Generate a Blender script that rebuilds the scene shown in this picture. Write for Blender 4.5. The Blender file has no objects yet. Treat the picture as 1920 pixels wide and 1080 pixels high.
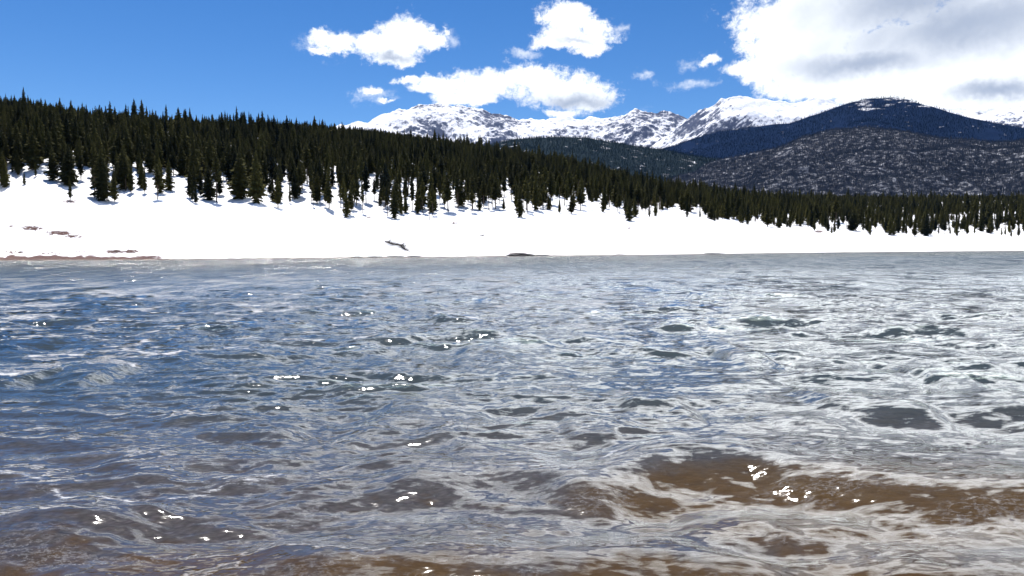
import bpy, math, random
import numpy as np
from mathutils import Vector, Matrix

random.seed(7)
rng = np.random.default_rng(7)
R = math.radians
scene = bpy.context.scene
col = scene.collection

# ------------------------------------------------------------------ camera
H = 1.7
F = 1387.0                      # focal length in pixels of a 1920-wide picture
PITCH = R(2.97)                 # looking slightly down
ROLL = R(0.30)
cam_d = bpy.data.cameras.new('camera')
cam = bpy.data.objects.new('camera', cam_d)
col.objects.link(cam)
cam_d.sensor_width = 36.0
cam_d.lens = 36.0 * F / 1920.0
cam_d.clip_start = 0.1
cam_d.clip_end = 60000
cam.location = (0, 0, H)
CM = Matrix.Rotation(R(90) - PITCH, 3, 'X') @ Matrix.Rotation(-ROLL, 3, 'Z')
cam.rotation_euler = CM.to_euler()
scene.camera = cam

def pix(px, py):
    d = CM @ Vector(((px - 960) / F, (540 - py) / F, -1))
    return d.normalized()
def az_el(px, py):
    d = pix(px, py)
    return math.atan2(d.x, d.y), math.asin(d.z)

# ------------------------------------------------------------------ node helper
class NT:
    def __init__(s, tree):
        s.t = tree; s.n = tree.nodes; s.l = tree.links
    def new(s, typ, **kw):
        n = s.n.new(typ)
        for k, v in kw.items():
            if k.startswith('i_'): s.put(n.inputs[k[2:].replace('_', ' ')], v)
            else: setattr(n, k, v)
        return n
    def put(s, sock, v):
        if isinstance(v, bpy.types.NodeSocket): s.l.new(v, sock)
        elif v is not None: sock.default_value = v
    def m(s, op, a, b=None, c=None, clamp=False):
        n = s.n.new('ShaderNodeMath'); n.operation = op; n.use_clamp = clamp
        for i, v in enumerate((a, b, c)): s.put(n.inputs[i], v)
        return n.outputs[0]
    def v(s, op, a, b=None, out=0):
        n = s.n.new('ShaderNodeVectorMath'); n.operation = op
        for i, v in enumerate((a, b)): s.put(n.inputs[i], v)
        return n.outputs[out]
    def comb(s, x, y, z):
        n = s.n.new('ShaderNodeCombineXYZ')
        for i, v in enumerate((x, y, z)): s.put(n.inputs[i], v)
        return n.outputs[0]
    def noise(s, vec, scale, detail=4, rough=0.55, dist=0.0, out='Fac'):
        n = s.n.new('ShaderNodeTexNoise'); s.put(n.inputs['Vector'], vec)
        n.inputs['Scale'].default_value = scale; n.inputs['Detail'].default_value = detail
        n.inputs['Roughness'].default_value = rough; n.inputs['Distortion'].default_value = dist
        return n.outputs[out]
    def ramp(s, f, a, b, lo=0.0, hi=1.0, kind='SMOOTHSTEP'):
        n = s.n.new('ShaderNodeMapRange'); n.interpolation_type = kind; s.put(n.inputs[0], f)
        n.inputs[1].default_value = a; n.inputs[2].default_value = b
        n.inputs[3].default_value = lo; n.inputs[4].default_value = hi
        return n.outputs[0]
    def mix(s, f, a, b):
        n = s.n.new('ShaderNodeMix'); n.data_type = 'RGBA'
        s.put(n.inputs[0], f)
        for k, v in ((6, a), (7, b)):
            if isinstance(v, tuple) and len(v) == 3: v = v + (1,)
            s.put(n.inputs[k], v)
        return n.outputs[2]
    def attr(s, name, out='Fac'):
        n = s.n.new('ShaderNodeAttribute'); n.attribute_name = name
        return n.outputs[out]

# ------------------------------------------------------------------ sky, sun, exposure
SUN_AZ, SUN_EL = R(-22), R(67)
EXPOSURE = 0.55
scene.view_settings.view_transform = 'Standard'
scene.view_settings.look = 'None'
scene.view_settings.gamma = 1.0
scene.view_settings.use_curve_mapping = False
scene.view_settings.exposure = EXPOSURE

world = bpy.data.worlds.new('World'); scene.world = world
world.use_nodes = True
W = NT(world.node_tree); W.n.clear()
sky = W.new('ShaderNodeTexSky', sky_type='NISHITA')
sky.sun_disc = False
sky.sun_elevation = SUN_EL; sky.sun_rotation = SUN_AZ
sky.altitude = 2800; sky.air_density = 1.0; sky.dust_density = 0.2; sky.ozone_density = 1.5
dirv = W.v('NORMALIZE', W.new('ShaderNodeTexCoord').outputs['Generated'])
sep = W.new('ShaderNodeSeparateXYZ'); W.put(sep.inputs[0], dirv)
X, Y, Z = sep.outputs
az = W.m('ARCTAN2', X, Y); el = W.m('ARCSINE', Z)
D2 = 57.29578
P = W.comb(W.m('MULTIPLY', az, D2), W.m('MULTIPLY', el, D2), 0.0)     # bearing and height of the view, degrees
nz1 = W.noise(P, 0.16, 8, 0.62)
nz2 = W.noise(W.v('MULTIPLY', W.v('ADD', P, (40, 11, 0)), (1, 1.5, 1)), 0.45, 7, 0.66)
warp = W.v('MULTIPLY', W.v('SUBTRACT', W.noise(P, 0.33, 5, 0.6, out='Color'), (0.5, 0.5, 0.5)), (3.0, 1.6, 0))
warp2 = W.v('MULTIPLY', W.v('SUBTRACT', W.noise(P, 1.3, 4, 0.6, out='Color'), (0.5, 0.5, 0.5)), (1.0, 0.8, 0))
PW = W.v('ADD', W.v('ADD', P, warp), warp2)
def blobs(lst):
    out = None
    for b in lst:
        x, y, rx, ry = b[:4]; w = b[4] if len(b) > 4 else 1.0
        a0, e0 = az_el(x, y); a1, e1 = az_el(x + rx, y); a2, e2 = az_el(x, y - ry)
        ra = math.degrees(a1 - a0); re = math.degrees(e2 - e0)
        q = W.v('MULTIPLY', W.v('SUBTRACT', PW, (math.degrees(a0), math.degrees(e0), 0)), (1 / ra, 1 / re, 0))
        f = W.m('SUBTRACT', w, W.v('LENGTH', q, out=1))
        if out is None: out = f
        else:
            n = W.new('ShaderNodeMath', operation='SMOOTH_MAX')
            W.put(n.inputs[0], out); W.put(n.inputs[1], f); n.inputs[2].default_value = 0.15; out = n.outputs[0]
    return out
small = blobs([(758, 72, 80, 50), (705, 88, 80, 34), (735, 104, 60, 24), (640, 84, 60, 24), (603, 66, 45, 34, .75), (604, 98, 38, 16, .8),
               (832, 62, 26, 30, .55), (800, 76, 50, 24),
               (1062, 38, 62, 44), (1075, 74, 98, 26), (1108, 90, 56, 18), (1120, 55, 36, 36),
               (1000, 147, 92, 40), (1045, 168, 128, 42), (905, 158, 95, 36), (1095, 182, 72, 32), (825, 158, 72, 24),
               (762, 150, 46, 13, .8), (695, 170, 38, 15, .8), (722, 188, 26, 10, .75), (1050, 212, 60, 12, .8), (880, 185, 80, 18),
               (1330, 112, 34, 17, .85), (1400, 128, 66, 22), (1440, 118, 60, 20)])
wisp = blobs([(1218, 140, 36, 16), (1300, 160, 90, 20), (1190, 215, 60, 16), (1420, 190, 50, 12), (700, 180, 70, 30), (600, 78, 70, 46), (842, 66, 40, 36), 
              (1290, 118, 60, 26), (1165, 60, 30, 24), (980, 98, 60, 14), (1060, 210, 90, 16), (1450, 150, 80, 26)])
big = blobs([(1650, -40, 340, 130), (1500, 60, 150, 90), (1720, 100, 290, 100), (1900, 60, 300, 140), (1560, 155, 190, 46), (1480, 128, 130, 40),
             (1820, 175, 260, 60), (2200, 60, 400, 200), (1660, 175, 120, 40), (1560, -160, 380, 190), (2100, -200, 600, 260)])
nz3 = W.noise(W.v('ADD', P, (7, 3, 0)), 2.2, 6, 0.7, 0.6)
fine = W.m('ADD', W.m('MULTIPLY', W.m('SUBTRACT', nz2, 0.5), 1.3), W.m('MULTIPLY', W.m('SUBTRACT', nz3, 0.5), 0.7))
fs = W.m('ADD', small, fine)
a_small = W.ramp(fs, 0.06, 0.52)
fb = W.m('ADD', big, W.m('MULTIPLY', fine, 0.75))
a_big = W.ramp(fb, 0.02, 0.36)
# clouds high overhead (they light the water), thicker towards the right
inv = W.m('DIVIDE', 1.0, W.m('ADD', W.m('ABSOLUTE', Z), 0.12))
PL = W.comb(W.m('MULTIPLY', X, inv), W.m('MULTIPLY', Y, inv), 0.0)
nh = W.noise(PL, 1.7, 8, 0.62, 0.3)
side = W.m('MULTIPLY', W.m('ADD', X, 0.18), 0.42)
a_high = W.m('MULTIPLY', W.ramp(W.m('ADD', nh, side), 0.36, 0.66), W.ramp(Z, 0.33, 0.44))
a_high = W.m('MULTIPLY', a_high, W.m('MULTIPLY', W.ramp(Y, -0.05, 0.25), W.ramp(Z, 0.60, 0.74, 1, 0)))
a_wisp = W.m('MULTIPLY', W.ramp(W.m('ADD', wisp, W.m('MULTIPLY', fine, 1.7)), 0.3, 1.4), 0.6)
alpha = W.m('MAXIMUM', W.m('MAXIMUM', W.m('MAXIMUM', a_small, a_big), a_high), a_wisp)
# grey undersides
gb = blobs([(1800, 50, 330, 70), (1620, 118, 190, 34), (1080, 190, 90, 18), (1870, 168, 110, 20), (1700, 0, 250, 70), (735, 108, 50, 10, .8), (1080, 75, 60, 8, .6)])
grey = W.m('MULTIPLY', W.ramp(W.m('ADD', gb, W.m('MULTIPLY', W.m('SUBTRACT', nz1, 0.5), 0.9)), -0.45, 1.0), 0.96)
ghigh = W.m('MULTIPLY', W.ramp(nh, 0.5, 0.72), W.ramp(Z, 0.36, 0.5))
grey = W.m('MAXIMUM', grey, W.m('MULTIPLY', ghigh, 0.8))
CLOUD_W = (0.84, 0.87, 0.90); CLOUD_G = (0.31, 0.36, 0.46)
ccol = W.mix(grey, CLOUD_W, CLOUD_G)
hs = W.new('ShaderNodeHueSaturation'); hs.inputs['Saturation'].default_value = 1.34; hs.inputs['Value'].default_value = 0.95; hs.inputs['Hue'].default_value = 0.506
W.put(hs.inputs['Color'], sky.outputs[0])
SKYS = 0.093
bg1 = W.new('ShaderNodeBackground'); W.put(bg1.inputs[0], hs.outputs[0]); bg1.inputs[1].default_value = SKYS
bg2 = W.new('ShaderNodeBackground'); W.put(bg2.inputs[0], ccol)
W.put(bg2.inputs[1], W.ramp(Z, 0.31, 0.42, 1.0, 4.1))
mx = W.new('ShaderNodeMixShader'); W.put(mx.inputs[0], alpha)
W.l.new(bg1.outputs[0], mx.inputs[1]); W.l.new(bg2.outputs[0], mx.inputs[2])
wo = W.new('ShaderNodeOutputWorld'); W.l.new(mx.outputs[0], wo.inputs[0])
world.cycles.sampling_method = 'MANUAL'; world.cycles.sample_map_resolution = 1024

sd = bpy.data.lights.new('sun', 'SUN'); sd.energy = 4.8; sd.angle = R(0.53); sd.color = (1.0, 0.955, 0.9)
sun = bpy.data.objects.new('sun', sd); col.objects.link(sun)
sv = Vector((math.sin(SUN_AZ) * math.cos(SUN_EL), math.cos(SUN_AZ) * math.cos(SUN_EL), math.sin(SUN_EL)))
sun.rotation_euler = sv.to_track_quat('Z', 'Y').to_euler()
scene.cycles.max_bounces = 6
scene.cycles.volume_bounces = 0
scene.cycles.transparent_max_bounces = 12

# ------------------------------------------------------------------ numpy noise
_perm = rng.permutation(4096)
_ga = rng.random(4096) * 2 * np.pi
def perlin(x, y):
    xi = np.floor(x).astype(np.int64); yi = np.floor(y).astype(np.int64)
    xf = x - xi; yf = y - yi
    u = xf * xf * xf * (xf * (xf * 6 - 15) + 10); v = yf * yf * yf * (yf * (yf * 6 - 15) + 10)
    def g(ix, iy, dx, dy):
        a = _ga[_perm[(_perm[ix & 4095] + iy) & 4095]]
        return np.cos(a) * dx + np.sin(a) * dy
    n00 = g(xi, yi, xf, yf); n10 = g(xi + 1, yi, xf - 1, yf)
    n01 = g(xi, yi + 1, xf, yf - 1); n11 = g(xi + 1, yi + 1, xf - 1, yf - 1)
    return ((n00 * (1 - u) + n10 * u) * (1 - v) + (n01 * (1 - u) + n11 * u) * v) * 1.5
def fbm(x, y, o=5, gain=0.5, ridged=False):
    s = np.zeros_like(x, dtype=float); a = 1.0; t = 0.0
    for i in range(o):
        n = perlin(x * 2 ** i + 17.3 * i, y * 2 ** i - 9.1 * i)
        s += a * ((1 - 2 * np.abs(n)) if ridged else n); t += a; a *= gain
    return s / t
def smooth(a, b, x):
    t = np.clip((x - a) / (b - a), 0, 1); return t * t * (3 - 2 * t)

# ------------------------------------------------------------------ mesh helpers
def mesh_np(name, verts, faces, mats=(), smooth_=True, attrs=None):
    """faces: (n,k) int array, or a list of such arrays"""
    me = bpy.data.meshes.new(name)
    fl = faces if isinstance(faces, list) else [faces]
    nl = sum(f.size for f in fl); nf = sum(len(f) for f in fl)
    me.vertices.add(len(verts)); me.vertices.foreach_set('co', np.ascontiguousarray(verts, dtype=np.float32).ravel())
    me.loops.add(nl); me.loops.foreach_set('vertex_index', np.concatenate([f.ravel() for f in fl]).astype(np.int32))
    me.polygons.add(nf)
    tot = np.concatenate([np.full(len(f), f.shape[1]) for f in fl]); st = np.concatenate([[0], np.cumsum(tot)[:-1]])
    me.polygons.foreach_set('loop_start', st.astype(np.int32))
    me.polygons.foreach_set('use_smooth', np.full(nf, smooth_))
    me.update(calc_edges=True)
    for m in mats: me.materials.append(m)
    for k, a in (attrs or {}).items():
        at = me.attributes.new(k, 'FLOAT', 'POINT'); at.data.foreach_set('value', a.astype(np.float32).ravel())
    return me
def link(name, me, parent=None, loc=(0, 0, 0)):
    o = bpy.data.objects.new(name, me); col.objects.link(o); o.location = loc
    if parent is not None: o.parent = parent
    return o
def tag(o, label=None, cat=None, group=None, kind=None):
    if label: o['label'] = label
    if cat: o['category'] = cat
    if group: o['group'] = group
    if kind: o['kind'] = kind
    return o
def grid_faces(nr, nc, wrap=False):
    i = np.arange(nr - 1)[:, None]; j = np.arange(nc if wrap else nc - 1)[None, :]
    j2 = (j + 1) % nc
    a = i * nc + j; b = i * nc + j2; c = (i + 1) * nc + j2; d = (i + 1) * nc + j
    return np.stack([a, b, c, d], -1).reshape(-1, 4)
def mat(name):
    m = bpy.data.materials.new(name); m.use_nodes = True
    t = NT(m.node_tree); t.n.clear()
    out = t.new('ShaderNodeOutputMaterial')
    return m, t, out
def pbr(t, out, color, rough=0.8, spec=0.3, normal=None):
    b = t.new('ShaderNodeBsdfPrincipled')
    if isinstance(color, tuple) and len(color) == 3: color = color + (1,)
    t.put(b.inputs['Base Color'], color); t.put(b.inputs['Roughness'], rough)
    b.inputs['Specular IOR Level'].default_value = spec
    if normal is not None: t.put(b.inputs['Normal'], normal)
    t.l.new(b.outputs[0], out.inputs[0]); return b
def bump(t, h, strength, dist):
    n = t.new('ShaderNodeBump'); n.inputs['Strength'].default_value = strength; n.inputs['Distance'].default_value = dist
    t.put(n.inputs['Height'], h); return n.outputs[0]
def geo_pos(t): return t.new('ShaderNodeNewGeometry').outputs['Position']

# ------------------------------------------------------------------ terrain description
def water_r(px, py):
    d = pix(px, py); return H * math.hypot(d.x, d.y) / -d.z
KX = np.array([-700, -200, 0, 300, 640, 960, 1280, 1600, 1920, 2200, 2800.])
# bearing of each key column at the height of the shore
KA = np.array([az_el(x, 470)[0] for x in KX])
SHORE_PX = {0: 487, 300: 486, 640: 482.5, 960: 480, 1280: 476.5, 1600: 472.5, 1920: 470}
_sr = {k: water_r(k, v) for k, v in SHORE_PX.items()}
D0K = np.array([95, 130] + [_sr[k] for k in (0, 300, 640, 960, 1280, 1600, 1920)] + [_sr[1920] * 1.1, _sr[1920] * 1.3])
D1K = D0K + np.array([60, 62, 66, 68, 72, 78, 84, 92, 100, 110, 130.])
D2K = np.array([420, 440, 460, 500, 560, 640, 800, 950, 1080, 1200, 1400.])
def interp_az(a, K): return np.interp(a, KA, K)
TL = [(-200, 352), (0, 366), (70, 352), (150, 368), (200, 382), (320, 382), (420, 388), (480, 382), (560, 400), (640, 407), (740, 410),
      (850, 406), (980, 405), (1100, 402), (1200, 408), (1300, 408), (1400, 426), (1500, 435), (1600, 441), (1700, 445), (1920, 446), (2200, 446)]
TOP = [(-300, 146), (0, 173), (100, 188), (200, 202), (300, 211), (400, 218), (450, 218), (600, 226), (700, 236), (800, 250), (870, 260), (950, 272),
       (1050, 288), (1150, 315), (1200, 331), (1300, 346), (1400, 356), (1500, 361), (1920, 361), (2300, 361)]
def curve_z(pts, rfun, drop=0.0):
    A, Zs = [], []
    for x, y in pts:
        a, e = az_el(x, y); r = float(rfun(a)); A.append(a); Zs.append(H + r * math.tan(e) - drop)
    return np.array(A), np.array(Zs)
TLA, TLZ = curve_z(TL, lambda a: interp_az(a, D1K))
TOPA, TOPZ = curve_z(TOP, lambda a: interp_az(a, D2K), 9.0)
def terrain_z(a, r, detail=True):
    """a: bearing from +Y towards +X (radians), r: distance"""
    d0, d1, d2 = (interp_az(a, K) for K in (D0K, D1K, D2K))
    z1 = np.interp(a, TLA, TLZ); z2 = np.interp(a, TOPA, TOPZ)
    x = np.sin(a) * r; y = np.cos(a) * r
    t = (r - d0) / (d1 - d0)
    zb = z1 * (0.55 * np.clip(t, 0, 1) + 0.45 * np.clip(t, 0, 1) ** 0.6 * np.clip(t * 3, 0, 1))
    if detail:
        zb = zb + fbm(x / 22, y / 22, 4) * 1.0 * smooth(0, .3, t) * (1 - smooth(.75, 1, t)) + 0.10 * fbm(x / 3.0, y / 3.0, 3) * smooth(0, .03, t)
    s = np.clip((r - d1) / (d2 - d1), 0, 1)
    zf = z1 + (z2 - z1) * (0.8 * s + 0.2 * np.sin(s * np.pi / 2))
    if detail: zf = zf + fbm(x / 60, y / 60, 4) * 5 * np.sin(s * np.pi) + fbm(x / 12, y / 12, 3) * 1.0 * smooth(0, .1, s)
    zr = z2 + (12 - z2) * smooth(0, 1, (r - d2) / 900.0)
    # lake bed: shallow where the viewer stands, deep in the middle
    bed = np.minimum(-0.16 - 0.032 * (y - 3.0), 0.6 + 0.02 * np.abs(y))
    bed = np.maximum(bed, -9)
    bed_s = -(d0 - r) * 0.12
    front = smooth(R(80), R(60), np.abs(a)) if False else (np.abs(a) < R(75))
    z = np.where(r < d0, np.where(front, np.maximum(np.maximum(bed, -9), bed_s), bed), np.where(r < d1, zb, np.where(r < d2, zf, zr)))
    z = np.where(front | (r < d0), z, 0.6 + 0.02 * r)
    return z
def ground(px, py):
    """where the view through a photo pixel meets the land beyond the lake"""
    d = pix(px, py); a = math.atan2(d.x, d.y); k = d.z / math.hypot(d.x, d.y)
    r = np.arange(float(interp_az(a, D0K)) + 0.3, 1500, 0.25)
    z = terrain_z(np.full_like(r, a), r)
    hit = np.nonzero(z >= H + r * k)[0]
    rr = r[hit[0]] if len(hit) else r[np.argmax((z - H) / r)]
    return Vector((math.sin(a) * rr, math.cos(a) * rr, float(terrain_z(np.array([a]), np.array([rr]))[0])))
def to_px(x, y, z):
    """point -> photo pixel (arrays)"""
    Mi = np.array(CM.transposed())
    p = np.stack([x, y, z - H], 0); c = np.tensordot(Mi, p, 1)
    return 960 + F * c[0] / -c[2], 540 - F * c[1] / -c[2]

# bare soil on the snowbank: patches (px, py, half width px, half height px, strength)
SOIL = [(20, 424, 40, 3, .7), (60, 428, 24, 4, 1), (110, 437, 26, 5, 1), (140, 443, 20, 4, .8), (170, 445, 20, 2, .5),
        (30, 473, 26, 3, .8), (90, 475, 30, 3, .6), (150, 471, 20, 3, .6), (215, 472, 22, 4, 1), (245, 472, 18, 4, 1), (280, 482, 30, 3, 1),
        (130, 378, 16, 4, .8), (745, 419, 14, 3, .6), (852, 418, 10, 3, .7), (972, 476, 22, 3, 1), (1010, 478.6, 26, 1.2, .9), (1160, 476.5, 16, 1.2, .8),
        (1330, 475.4, 40, 1, .7), (1535, 434, 10, 3, .9), (1178, 426, 8, 4, .5), (1640, 441, 14, 2, .6)]

# ------------------------------------------------------------------ terrain mesh
def build_terrain():
    a_f = np.linspace(R(-44), R(44), 1300)
    a_b = np.concatenate([np.linspace(R(44), R(180), 70)[1:], np.linspace(R(-180), R(-44), 70)[1:-1]])
    aa = np.concatenate([a_f, a_b]); nc = len(aa)
    rr = np.concatenate([[0.05, .5], np.linspace(1, 14, 110), np.geomspace(14.5, 120, 30), np.arange(122, 150, 2), np.arange(150, 460, 0.75),
                         np.geomspace(462, 1500, 170), np.geomspace(1600, 30000, 30)])
    A, RR = np.meshgrid(aa, rr)
    Z_ = terrain_z(A, RR)
    Xx = np.sin(A) * RR; Yy = np.cos(A) * RR
    # pebbles and hollows of the near bed
    near = smooth(14, 5, RR)
    Z_ = Z_ + near * (0.03 * fbm(Xx * 1.3, Yy * 1.3, 4) + 0.012 * fbm(Xx * 9, Yy * 9, 2))
    px, py = to_px(Xx, Yy, Z_)
    soil = np.zeros_like(Z_)
    msk = (RR > 120) & (RR < 480) & (Yy > 1)
    for (sx, sy, w, h, s) in SOIL:
        q = np.sqrt(((px - sx) / w) ** 2 + ((py - sy) / h) ** 2)
        soil = np.maximum(soil, np.where(msk, s * np.clip(1.5 - q, 0, 1), 0))
    # wet strip along the waterline, widest at the left end
    d0 = interp_az(A, D0K)
    wid = np.interp(px, [0, 250, 330, 560, 640, 700, 790, 830, 940, 1040, 1100, 1920], [6, 5, .25, .2, .9, 1.3, 1.3, .2, .9, .9, .15, .1]) * (0.75 + 0.6 * fbm(Xx / 2.5, Yy / 2.5, 3))
    wet = np.where((RR > 60) & (Yy > 0), np.clip(1.3 - (RR - d0) / np.maximum(wid, .05), 0, 1), 0)
    wet = np.where(RR < d0 + 6, wet, 0)
    me = mesh_np('terrain', np.stack([Xx, Yy, Z_], -1).reshape(-1, 3), grid_faces(len(rr), nc, True), attrs={'soil': soil, 'wet': wet})
    return me
m_land, t, out = mat('land')
pos = geo_pos(t)
soil = t.attr('soil'); wet = t.attr('wet')
n1 = t.noise(pos, 1.3, 5, 0.7); n2 = t.noise(pos, 0.5, 3, 0.6)
smask = t.ramp(t.m('ADD', t.m('MULTIPLY', soil, 0.62), t.m('MULTIPLY', t.m('SUBTRACT', n1, 0.5), 2.2)), 0.38, 0.46)
smask = t.m('MULTIPLY', smask, t.ramp(soil, 0.0, 0.1))
smask = t.m('MAXIMUM', smask, t.ramp(wet, 0.35, 0.6))
soilc = t.mix(t.noise(pos, 3.0, 4), (0.045, 0.022, 0.02), (0.15, 0.085, 0.075))
snow = t.mix(n2, (0.86, 0.87, 0.89), (0.90, 0.90, 0.90))
land = t.mix(smask, snow, soilc)
# lake bed (below water) : amber and pink gravel in the shallows, silt colour darkened in the depths for light the water absorbs
sepz = t.new('ShaderNodeSeparateXYZ'); t.put(sepz.inputs[0], pos)
peb = t.new('ShaderNodeTexVoronoi'); peb.inputs['Scale'].default_value = 16; t.put(peb.inputs['Vector'], pos)
big = t.m('MULTIPLY', t.ramp(t.noise(pos, 0.9, 4, 0.6), 0.22, 0.46), t.ramp(sepz.outputs[2], -0.222, -0.195, 0.0, 1.0))
bandq = t.v('LENGTH', t.v('MULTIPLY', t.v('SUBTRACT', pos, (2.9, 5.7, -.2)), (.40, .8, 0)), out=1)
big = t.m('MAXIMUM', big, t.ramp(t.m('ADD', bandq, t.m('MULTIPLY', t.noise(pos, 1.2, 4), .8)), 1.1, 1.55, 1, 0))
pinkg = t.mix(t.m('MULTIPLY', peb.outputs['Distance'], 1.4), (0.088, 0.066, 0.078), (0.036, 0.026, 0.030))
sepc = t.new('ShaderNodeSeparateColor'); t.put(sepc.inputs[0], peb.outputs['Color'])
pinkg = t.mix(t.m('MULTIPLY', sepc.outputs[0], 0.5), pinkg, (0.06, 0.05, 0.052))
amber = t.mix(t.noise(pos, 14, 4), (0.042, 0.018, 0.003), (0.090, 0.040, 0.005))
shal = t.mix(big, pinkg, amber)
shal = t.mix(t.ramp(t.noise(pos, 3.3, 4, 0.6), 0.55, 0.75), shal, (0.05, 0.025, 0.012))
bedc = t.mix(t.ramp(sepz.outputs[2], -0.46, -0.22), (0.014, 0.022, 0.032), shal)
under = t.ramp(sepz.outputs[2], -0.02, 0.0, 1, 0)
farm = t.ramp(t.v('LENGTH', pos, out=1), 20, 30, 1, 0)           # the near shore behind the viewer is gravel too
bedc = t.mix(t.ramp(sepz.outputs[2], -2.5, -0.9), (0.020, 0.042, 0.080), bedc)  # blue of the deep water body, painted onto the bed
colr = t.mix(t.m('MAXIMUM', under, farm), land, bedc)
pbr(t, out, colr, 0.85, 0.15, bump(t, t.noise(pos, 0.8, 6, 0.6), 0.35, 0.5))
terr_me = build_terrain(); terr_me.materials.append(m_land)
tag(link('ground', terr_me), kind='structure', label='white snowbank and land around the lake')

# ------------------------------------------------------------------ water
def wpt(px, py, up=0.0):
    d_ = pix(px, py); r = (H - up) * math.hypot(d_.x, d_.y) / -d_.z; a = az_el(px, py)[0]; return math.sin(a) * r, math.cos(a) * r
# crest lines of the larger near waves: pixels, height m, width of the face towards the viewer, width of the back
CRESTS = [
    ([(1050, 890), (1130, 872), (1210, 852), (1290, 842), (1380, 845), (1450, 860), (1560, 874), (1700, 890), (1800, 902), (1950, 908), (2300, 915)], .15, .50, .6),
    ([(380, 1062), (470, 1035), (560, 1040), (700, 1052), (850, 1040), (1000, 1045), (1250, 1036), (1400, 1056), (1520, 1085)], .125, .48, .32),
    ([(1660, 1075), (1780, 1056), (1920, 1052), (2100, 1060)], .07, .42, .3),
    ([(-250, 990), (-60, 975), (60, 966), (200, 968)], .09, .32, .3),
    ([(-100, 1040), (0, 1020), (150, 1000), (260, 990)], .05, .30, .4),
    ([(640, 815), (720, 790), (790, 780), (850, 800), (890, 820)], .05, .6, .7),
    ([(1520, 742), (1600, 745), (1680, 755), (1760, 765)], .085, .75, .8),
    ([(1170, 750), (1240, 755), (1290, 760)], .06, .6, .8),
    ([(700, 885), (790, 890), (860, 884), (930, 872), (1000, 880), (1070, 902), (1120, 915)], .06, .38, .5),
    ([(340, 775), (400, 770), (450, 785)], .035, .5, .6), ([(440, 798), (500, 800), (560, 812)], .035, .45, .6),
    ([(90, 690), (140, 685), (190, 700)], .09, .7, .9), ([(-50, 700), (0, 702), (60, 706)], .08, .8, .9),
([(1360, 660), (1400, 655), (1450, 668)], .09, 1.1, 1.2), ([(1720, 698), (1760, 700), (1820, 705)], .08, 1.0, 1.0), ([(860, 662), (920, 664), (960, 670)], .07, 1.0, 1.2),
    ([(1060, 800), (1120, 806), (1160, 812)], .05, .5, .6), ([(200, 860), (300, 868), (420, 858), (540, 866)], .035, .5, .6),
    ([(1290, 985), (1380, 975), (1480, 990)], .03, .3, .35),
    ([(1540, 850), (1700, 860), (1860, 858)], .03, .35, .5), ([(1640, 970), (1760, 985), (1900, 990)], .03, .3, .4),
]
FOAM = [[(-40, 880), (60, 905), (140, 930), (240, 938), (330, 936), (430, 914), (520, 900)], [(1130, 870), (1180, 850), (1300, 836), (1420, 848)], [(60, 686), (120, 680), (200, 690)]]
WAVES = []
_r = random.Random(21)
for i in range(84):
    lam = 0.13 * (38 ** (i / 83.0))                # 0.13 m to 5 m
    th = _r.gauss(R(-94), R(28))
    sl = 0.028 * (0.95 if lam < 0.35 else 1.5 if lam < 2.4 else 0.45)
    WAVES.append((lam * _r.uniform(.93, 1.07), th, sl, _r.uniform(0, 2 * math.pi)))
def wave_height(Xx, Yy, RR, dr):
    h = np.zeros_like(Xx)
    gust = 0.85 + 1.1 * np.clip(fbm(Xx / 5, Yy / 3, 3), -.5, .38)
    wx = 0.28 * fbm(Xx / 2.2, Yy / 2.2, 2); wy = 0.28 * fbm(Xx / 2.2 + 50, Yy / 2.2, 2)
    for lam, th, sl, ph in WAVES:
        k = 2 * math.pi / lam
        att = smooth(2.2, 4.5, lam / dr) * np.clip(RR / (lam * 1.2), 0, 1)
        att = att * (1.0 if lam < .7 else .5 + .5 * smooth(5.5, 13, RR))
        p = k * (np.cos(th) * (Xx + wx) + np.sin(th) * (Yy + wy)) + ph
        s = np.sin(p)
        h += att * (sl / k) * (s - 0.22 * np.cos(2 * p)) * gust
    return h
def crest_field(Xx, Yy):
    h = np.zeros_like(Xx); calm = np.zeros_like(Xx)
    for pts, A, wf, wb in CRESTS:
        A *= 1.05; wf *= .8
        w = np.array([wpt(*p, up=A * .85) for p in pts]); L = w[-1, 0] - w[0, 0]
        m = (Xx > w[0, 0] - .2 * L) & (Xx < w[-1, 0] + .2 * L) & (np.abs(Yy - w[:, 1].mean()) < 4 * (wf + wb) + np.ptp(w[:, 1]))
        x = Xx[m]; y = Yy[m]
        x_ = x + 0.06 * fbm(x * 1.5, y * 1.5, 2)
        yc = np.interp(x_, w[:, 0], w[:, 1]) + 0.10 * wf * fbm(x * 2.5, y * 0.4, 3)
        e = (x - w[0, 0]) / L
        ee = e + .06 * fbm(x * 1.2, y * 2, 2)
        tap = smooth(-.15, .20, ee) * smooth(1.15, .80, ee)
        tt = y - yc; 
        f = np.where(tt < 0, np.cos(np.clip(-tt / (wf * 2.0), 0, 1) * np.pi) * .5 + .5, np.cos(np.clip(tt / (wb * 2.0), 0, 1) * np.pi) * .5 + .5)
        f = f ** 1.25
        trough = np.exp(-((tt + wf * 1.7) / (wf * .7)) ** 2) * 0.18
        h[m] += A * tap * (f - trough); calm[m] = np.maximum(calm[m], tap * f * min(1, A / .12))
    return h, calm
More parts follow.
